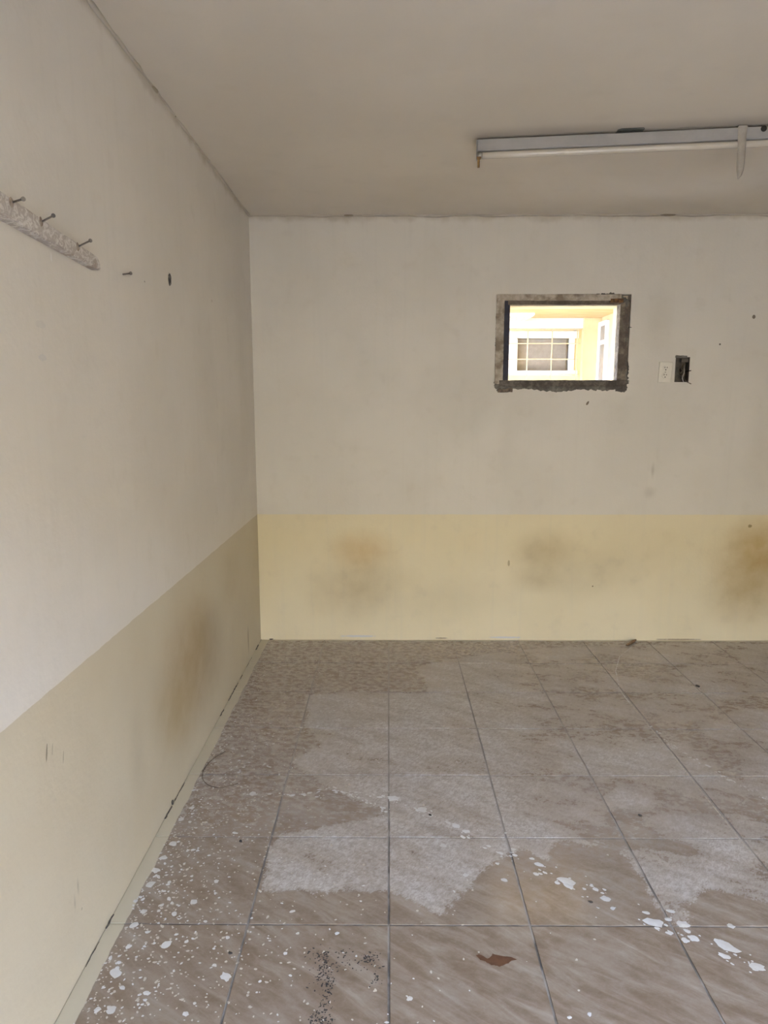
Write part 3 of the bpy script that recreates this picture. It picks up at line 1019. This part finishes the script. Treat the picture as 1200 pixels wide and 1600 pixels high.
for (bu, bv, hu, hv) in ((20, 316, 36, 311), (66, 346, 83, 337), (123, 385, 141, 376)):
    base = lf(bu, bv, XP)
    tip = lf(hu, hv, XP + 0.040)
    n_ = nail(base - (tip - base).normalized() * 0.012, tip, 0.0022)
    bm = bmesh.new()
    bmesh.ops.create_icosphere(bm, subdivisions=2, radius=0.010)
    for v_ in bm.verts:
        v_.co = Vector((v_.co.x * 0.10 * (1 + 0.5 * mnoise.noise(v_.co * 200)), v_.co.y * 0.8 + 0.3 * v_.co.y * mnoise.noise(v_.co * 150), v_.co.z * 1.1)) + Vector((XP, base.y - 0.006, base.z - 0.002))
    rg = from_bm('rust_mark', bm, M_RUSTH)
    adopt(ra, n_, rg)
# lone nail and torn plug hole further along
base, tip = lf(193, 429), lf(204, 427, XL + 0.030)
nl = nail(base - Vector((0.01, 0, 0)), tip, 0.0024, name='wall_nail')
tag(nl, 'single steel nail in the left wall beyond the end of the rail', 'nail')
q = lf(265, 437)
bm = bmesh.new()
bmesh.ops.create_icosphere(bm, subdivisions=3, radius=1.0)
for v_ in bm.verts:
    k = 1 + 0.5 * mnoise.noise(v_.co * 2.2)
    v_.co = Vector((q.x + v_.co.x * 0.0035 * k, q.y + v_.co.y * 0.016 * k, q.z + v_.co.z * 0.022 * k))
ph = from_bm('wall_plug', bm, worn('torn_plug', (0.05, 0.045, 0.04), (0.40, 0.37, 0.33), (0.03, .03, .03), 0.4))
tag(ph, 'torn dark wall plug in the left wall near the back corner', 'wall plug')

# ------------------------------------------------------------------ strip light on the ceiling
M_CHAN = plain('grey_enamel_channel', (0.41, 0.39, 0.375), (0.36, 0.345, 0.33), rough=0.4, scale=8)
M_TUBE = plain('white_lamp_tube', (0.60, 0.55, 0.47), (0.55, 0.50, 0.42), rough=0.16, scale=5)
M_BRASS = plain('brown_lamp_clip', (0.33, 0.20, 0.07), (0.20, 0.11, 0.04), rough=0.5, metal=0.3, scale=60)
ax = (FIX_B - FIX_A).normalized()
side = Vector((ax.y, -ax.x, 0))            # towards the camera
if side.y > 0:
    side = -side
fx = empty('strip_light', FIX_A)
tag(fx, 'long fluorescent strip light with grey channel and bare tube on the ceiling', 'light fixture')
mt = Matrix((ax, -side, Vector((0, 0, 1)))).transposed().to_4x4()
mt.translation = FIX_A
LN = (FIX_B - FIX_A).length
GAP, HT, WD = 0.008, 0.044, 0.070          # gap under ceiling, channel height, channel width (back from the front face)
parts = [box('channel', (0.002, 0, -GAP - HT), (LN - 0.002, WD, -GAP), M_CHAN, None, 0.003, mt),
         box('end_plate', (-0.001, -0.001, -GAP - HT - 0.022), (0.002, WD * 0.8, -GAP - 0.002), M_CHAN, None, 0.0008, mt),
         box('end_plate', (LN - 0.002, -0.001, -GAP - HT - 0.022), (LN + 0.001, WD * 0.8, -GAP - 0.002), M_CHAN, None, 0.0008, mt)]
zt = -GAP - HT - 0.0145
tube_pts = [mt @ Vector((0.004 + (LN - 0.008) * k / 40, 0.014, zt)) for k in range(41)]
parts.append(tube('lamp_tube', tube_pts, 0.013, M_TUBE, seg=20))
for s_ in (0.002, LN - 0.024):
    tp = [mt @ Vector((s_, 0.014, zt)), mt @ Vector((s_ + 0.022, 0.014, zt))]
    parts.append(tube('tube_cap', tp, 0.0137, plain('aluminium_cap', (0.5, 0.48, 0.44), rough=0.35, metal=0.7), seg=20))
bm = bmesh.new()
add_box(bm, (0.004, 0.004, zt - 0.046), (0.014, 0.016, zt - 0.008), mt)
add_box(bm, (0.001, 0.002, zt - 0.014), (0.019, 0.018, zt - 0.004), mt)
bmesh.ops.bevel(bm, geom=bm.edges[:], offset=0.0015, segments=1, affect='EDGES')
parts.append(from_bm('lamp_clip', bm, M_BRASS))
a, b = cl(963, 204), cl(1006, 202)
sa, sb_ = (a - FIX_A).dot(ax), (b - FIX_A).dot(ax)
M_TAB = plain('dark_green_bracket', (0.10, 0.11, 0.095), (0.15, 0.15, 0.13), rough=0.5, metal=0.4)
poly = [mt @ Vector(q) for q in ((sa, 0.030, -0.001), (sa + 0.004, -0.012, -0.001), (sa + 0.016, -0.021, -0.001), (sb_ - 0.006, -0.021, -0.001), (sb_, -0.014, -0.001), (sb_ - 0.004, 0.030, -0.001))]
parts.append(prism('mounting_bracket', poly, (0, 0, -0.004), M_TAB))
poly = [mt @ Vector(q) for q in ((LN - sa, 0.030, -0.001), (LN - sa - 0.1, 0.03, -0.001), (LN - sa - 0.1, -0.021, -0.001), (LN - sa, -0.021, -0.001))]
parts.append(prism('mounting_bracket', poly, (0, 0, -0.004), M_TAB))


def hit_front(u, v, off=0.0):
    """pixel on the plane of the channel's front face"""
    d = ray(u, v)
    nrm = side
    p0 = FIX_A + side * off
    return CAM + d * ((p0 - CAM).dot(nrm) / d.dot(nrm))


q = hit_front(1193.5, 201)
bm = bmesh.new()
bmesh.ops.create_cone(bm, cap_ends=True, segments=20, radius1=0.011, radius2=0.011, depth=0.003)
bmesh.ops.rotate(bm, verts=bm.verts, matrix=side.to_track_quat('Z', 'Y').to_matrix())
bmesh.ops.translate(bm, verts=bm.verts, vec=q)
parts.append(from_bm('knockout', bm, M_SLOT))
adopt(fx, *parts)

# strip of masking tape hanging from the channel
M_TAPE = plain('dusty_tape', (0.42, 0.38, 0.32), (0.36, 0.32, 0.27), rough=0.6, scale=25)
sL, sR = hit_front(1153, 205), hit_front(1167, 205)
xm = ((sL + sR) / 2 - FIX_A).dot(ax)
hw = ((sR - sL).dot(ax)) / 2
rows = [(-0.012, 0.030, hw, 0), (-0.012, 0.008, hw, 0), (-0.010, -0.001, hw, 0), (-0.0015, -0.006, hw * 1.08, 0), (-0.0015, -0.030, hw, 0), (-0.002, -GAP - HT, hw * .95, 0),
        (-0.001, -GAP - HT - 0.02, hw * .92, 0.0015), (0.004, -GAP - HT - 0.05, hw * .94, 0.003), (0.009, -GAP - HT - 0.085, hw * .92, 0.005),
        (0.012, -GAP - HT - 0.11, hw * .80, 0.006), (0.012, -GAP - HT - 0.128, hw * .5, 0.005), (0.010, -GAP - HT - 0.142, hw * .08, 0.000)]
rows = [(-0.0045, -0.0045, hw, 0)] + rows[3:]
bm = bmesh.new()
prev = None
for (yy, zz, h_, sh) in rows:
    row = [bm.verts.new(mt @ Vector((xm + sh + k * h_, yy - 0.004 * (1 - k * k) * (1 if zz < -0.06 else 0), zz))) for k in (-1, -.5, 0, .5, 1)]
    if prev:
        for k in range(4):
            bm.faces.new((prev[k], prev[k + 1], row[k + 1], row[k]))
    prev = row
tp = from_bm('tape_strip', bm, M_TAPE, None, True)
md = tp.modifiers.new('thickness', 'SOLIDIFY')
md.thickness = 0.0008
md.offset = 0.0
tag(tp, 'loose strip of masking tape hanging from the strip light', 'tape')

# ------------------------------------------------------------------ the yellow porch outside the window
YO = YB + T                                  # outer face of the back wall
XE, YE, ZE = 2.20, 5.72, 2.33                # right wall, far wall, ceiling of the porch
XW = -1.2
M_YEL = plain('yellow_outdoor_paint', (0.78, 0.62, 0.35), (0.74, 0.57, 0.31), rough=0.7, scale=3, bump=0.1)
M_YELC = plain('yellow_outdoor_ceiling', (0.70, 0.53, 0.29), (0.60, 0.44, 0.22), rough=0.8, scale=4, bump=0.1, stretch=(1, 4, 1))
M_WHT = plain('white_outdoor_paint', (0.84, 0.82, 0.78), (0.80, 0.78, 0.73), rough=0.5)
M_CONC = plain('outdoor_concrete', (0.42, 0.40, 0.37), (0.36, 0.34, 0.31), rough=0.9, scale=4)
struct(box('floor_porch', (XW, YO, -0.12), (XE, YE, -0.02), M_CONC), 'concrete floor of the porch outside the window', 'floor')
struct(box('ceiling_porch', (-0.75, YO, ZE), (XE + 0.15, YE + 0.15, ZE + 0.12), M_YELC), 'yellow ceiling of the porch outside the window', 'ceiling')
struct(box('wall_porch_side', (XE, YO, -0.12), (XE + 0.15, YE + 0.15, ZE), M_YEL), 'yellow side wall of the porch outside the window', 'wall')


def far(u, v, y=None): return hit(u, v, 1, YE if y is None else y)


a, b = far(808.5, 529), far(886.5, 579)
WO = (a.x, b.x, b.z, a.z)             # glass and blind area of the far window
bm = bmesh.new()
wall_cells(sorted({XW, WO[0], WO[1], XE}), sorted({-0.12, WO[2], WO[3], 3.0}), [WO], YE, YE + 0.12, bm)
struct(from_bm('wall_porch_far', bm, M_YEL), 'far yellow wall of the porch with a barred window', 'wall')
struct(box('porch_light_blocker', (-0.75, YO + 2.0, -0.12), (-0.60, YE, ZE), M_YEL), 'unseen yellow end wall added to cut the light into the porch', 'wall')  # out of view, added to narrow the open side and dim the porch
# white beam under the ceiling and yellow pilaster in the corner
a, b = far(700, 508), far(909, 513.5)
struct(box('trim_3', (XW, YE - 0.05, b.z), (b.x, YE, ZE), M_WHT), 'white band under the porch ceiling', 'trim')
a, b = far(909, 510), far(922.5, 592)
struct(box('trim_4', (a.x, YE - 0.09, -0.02), (XE, YE, ZE), M_YEL, None, 0.004), 'yellow corner pilaster of the porch', 'pilaster')

fw = empty('window_2', (WO[0], YE, WO[2]))
struct(fw, 'white framed window with closed blinds across the porch', 'window')
m_ = 0.085
bm = bmesh.new()
x0, x1, z0, z1 = WO
bar = 0.10
parts = []
for lo, hi in (((x0 - bar, YE - 0.03, z1), (x1 + bar, YE + 0.05, z1 + 0.075)), ((x0 - bar, YE - 0.03, z0 - 0.05), (x1 + bar, YE + 0.05, z0)),
               ((x0 - bar, YE - 0.03, z0), (x0, YE + 0.05, z1)), ((x1, YE - 0.03, z0), (x1 + 0.06, YE + 0.05, z1)), ):
    parts.append(box('frame_member', lo, hi, M_WHT, None, 0.004))
M_SLAT = plain('grey_blind_slat', (0.52, 0.46, 0.385), (0.47, 0.41, 0.34), rough=0.5)
ns = 22
for k in range(ns):
    z_ = z0 + (z1 - z0) * (k + 0.5) / ns
    h_ = (z1 - z0) / ns * 0.52
    bm = bmesh.new()
    add_box(bm, (x0 + 0.004, -0.001, -h_), (x1 - 0.004, 0.001, h_), Matrix.Translation((0, YE + 0.07, z_)) @ Matrix.Rotation(math.radians(20), 4, 'X'))
    parts.append(from_bm('blind_slat', bm, M_SLAT))
parts.append(box('blind_backing', (x0, YE + 0.10, z0), (x1, YE + 0.115, z1), plain('dark_room', (0.10, 0.09, 0.08), rough=0.9)))
n = NT('window_glass')
n.set(color=(0.95, 0.97, 1.0), rough=0.03, trans=1.0)
n.b.inputs['IOR'].default_value = 1.02
parts.append(box('pane', (x0, YE + 0.040, z0), (x1, YE + 0.043, z1), n.m))
adopt(fw, *parts)

# iron grille standing in front of that window
M_BAR = plain('cream_iron_bar', (0.62, 0.52, 0.33), (0.50, 0.42, 0.27), rough=0.5)
YG = YE - 0.16
gr = empty('window_grille', (1.5, YG, 1.5))
tag(gr, 'cream painted iron grille over the barred porch window', 'grille')
parts = []
zt_, zb_ = far(800, 514, YG).z, far(800, 640, YG).z
for u in (747, 785, 824, 862, 901):
    x_ = far(u, 550, YG).x
    parts.append(box('upright_bar', (x_ - 0.0055, YG - 0.0055, zb_), (x_ + 0.0055, YG + 0.0055, zt_), M_BAR))
xa, xb = far(740, 550, YG).x, far(905, 550, YG).x
for v in (514.5, 537, 561.5, 585, 610):
    z_ = far(840, v, YG).z
    parts.append(box('cross_bar', (xa, YG - 0.0135, z_ - 0.005), (xb, YG - 0.0055, z_ + 0.005), M_BAR))
for xx in (xa + 0.02, xb - 0.02):
    for v in (514.5, 585):
        z_ = far(840, v, YG).z
        parts.append(box('wall_bracket', (xx - 0.006, YG - 0.0055, z_ - 0.006), (xx + 0.006, YE, z_ + 0.006), M_BAR))
adopt(gr, *parts)

# flat ceiling lamp in the porch
a, b = cl(790, 497, ZE), cl(836, 488, ZE)
lp = empty('porch_lamp', ((a.x + b.x) / 2, (a.y + b.y) / 2, ZE))
tag(lp, 'flat white ribbed ceiling lamp in the porch outside the window', 'ceiling lamp')
x0, x1, y0, y1 = a.x - 0.25, b.x, b.y, a.y
parts = [box('lamp_body', (x0, min(y0, y1), ZE - 0.03), (x1, max(y0, y1), ZE), M_WHT, None, 0.006)]
nr = 16
for k in range(nr):
    xx = x0 + 0.015 + (x1 - x0 - 0.03) * k / (nr - 1)
    parts.append(box('diffuser_rib', (xx - 0.003, min(y0, y1) + 0.015, ZE - 0.036), (xx + 0.003, max(y0, y1) - 0.015, ZE - 0.029), M_WHT))
adopt(lp, *parts)

# side window in the right porch wall
def sd_(u, v): return hit(u, v, 0, XE)


y0 = sd_(932, 520).y
sw = empty('window_3', (XE, y0, 1.4))
struct(sw, 'cream framed side window with grey panes in the right porch wall', 'window')
ya, yb = sd_(926, 520).y, sd_(951, 520).y
if ya < yb:
    ya, yb = yb, ya
ya, yb = ya, max(yb, YO + 0.15)
zb2, zt2 = 1.50, 2.26
zm = sd_(940, 536).z
parts = []
M_PANE = plain('grey_shutter_pane', (0.30, 0.26, 0.20), (0.26, 0.22, 0.17), rough=0.35)
ym = yb + (ya - yb) * 0.45
for (q0, q1) in ((yb, ym), (ym, ya)):
    for (r0, r1) in ((zb2, zm), (zm, zt2)):
        parts.append(box('pane', (XE - 0.012, q0 + 0.02, r0 + 0.02), (XE, q1 - 0.02, r1 - 0.02), M_PANE))
for q in (yb, ym, ya):
    parts.append(box('frame_upright', (XE - 0.035, q - 0.016, zb2 - 0.02), (XE, q + 0.016, zt2 + 0.02), M_WHT, None, 0.003))
for r in (zb2, zm, zt2):
    parts.append(box('frame_rail', (XE - 0.030, yb, r - 0.022), (XE, ya, r + 0.022), M_WHT, None, 0.003))
adopt(sw, *parts)

# unseen wall added across the yard, warms the light through the doorway
struct(box('yard_bounce_wall', (-10, -8.4, -0.125), (10, -8.2, 3.2), plain('warm_bounce_cream', (0.76, 0.56, 0.28), (0.71, 0.51, 0.25), rough=0.8, scale=2)), 'unseen cream wall added behind the camera to warm the room light', 'wall')
struct(box('eave_sky_blocker', (-1.6, YF - T - 0.25, 2.28), (3.2, YF - T, 2.42), M_CONC), 'unseen concrete eave added over the doorway to cut steep sky light', 'roof')  # unseen, added to block steep sky light at the doorway
struct(box('yard_light_blocker', (-5.7, YO, -0.125), (-5.5, 9.0, 3.0), plain('cream_light_blocker', (0.50, 0.43, 0.31), (0.45, 0.38, 0.28), rough=0.8, scale=2)), 'unseen cream wall added to block sky light from the porch', 'wall')  # unseen, added west of the porch to block most of its sky
# ground outside
struct(box('ground', (-14, -14, -0.35), (14, 14, -0.125), plain('yard_earth', (0.15, 0.14, 0.125), (0.12, 0.11, 0.10), rough=0.95, scale=3)), 'bare concrete yard around the building', 'ground')
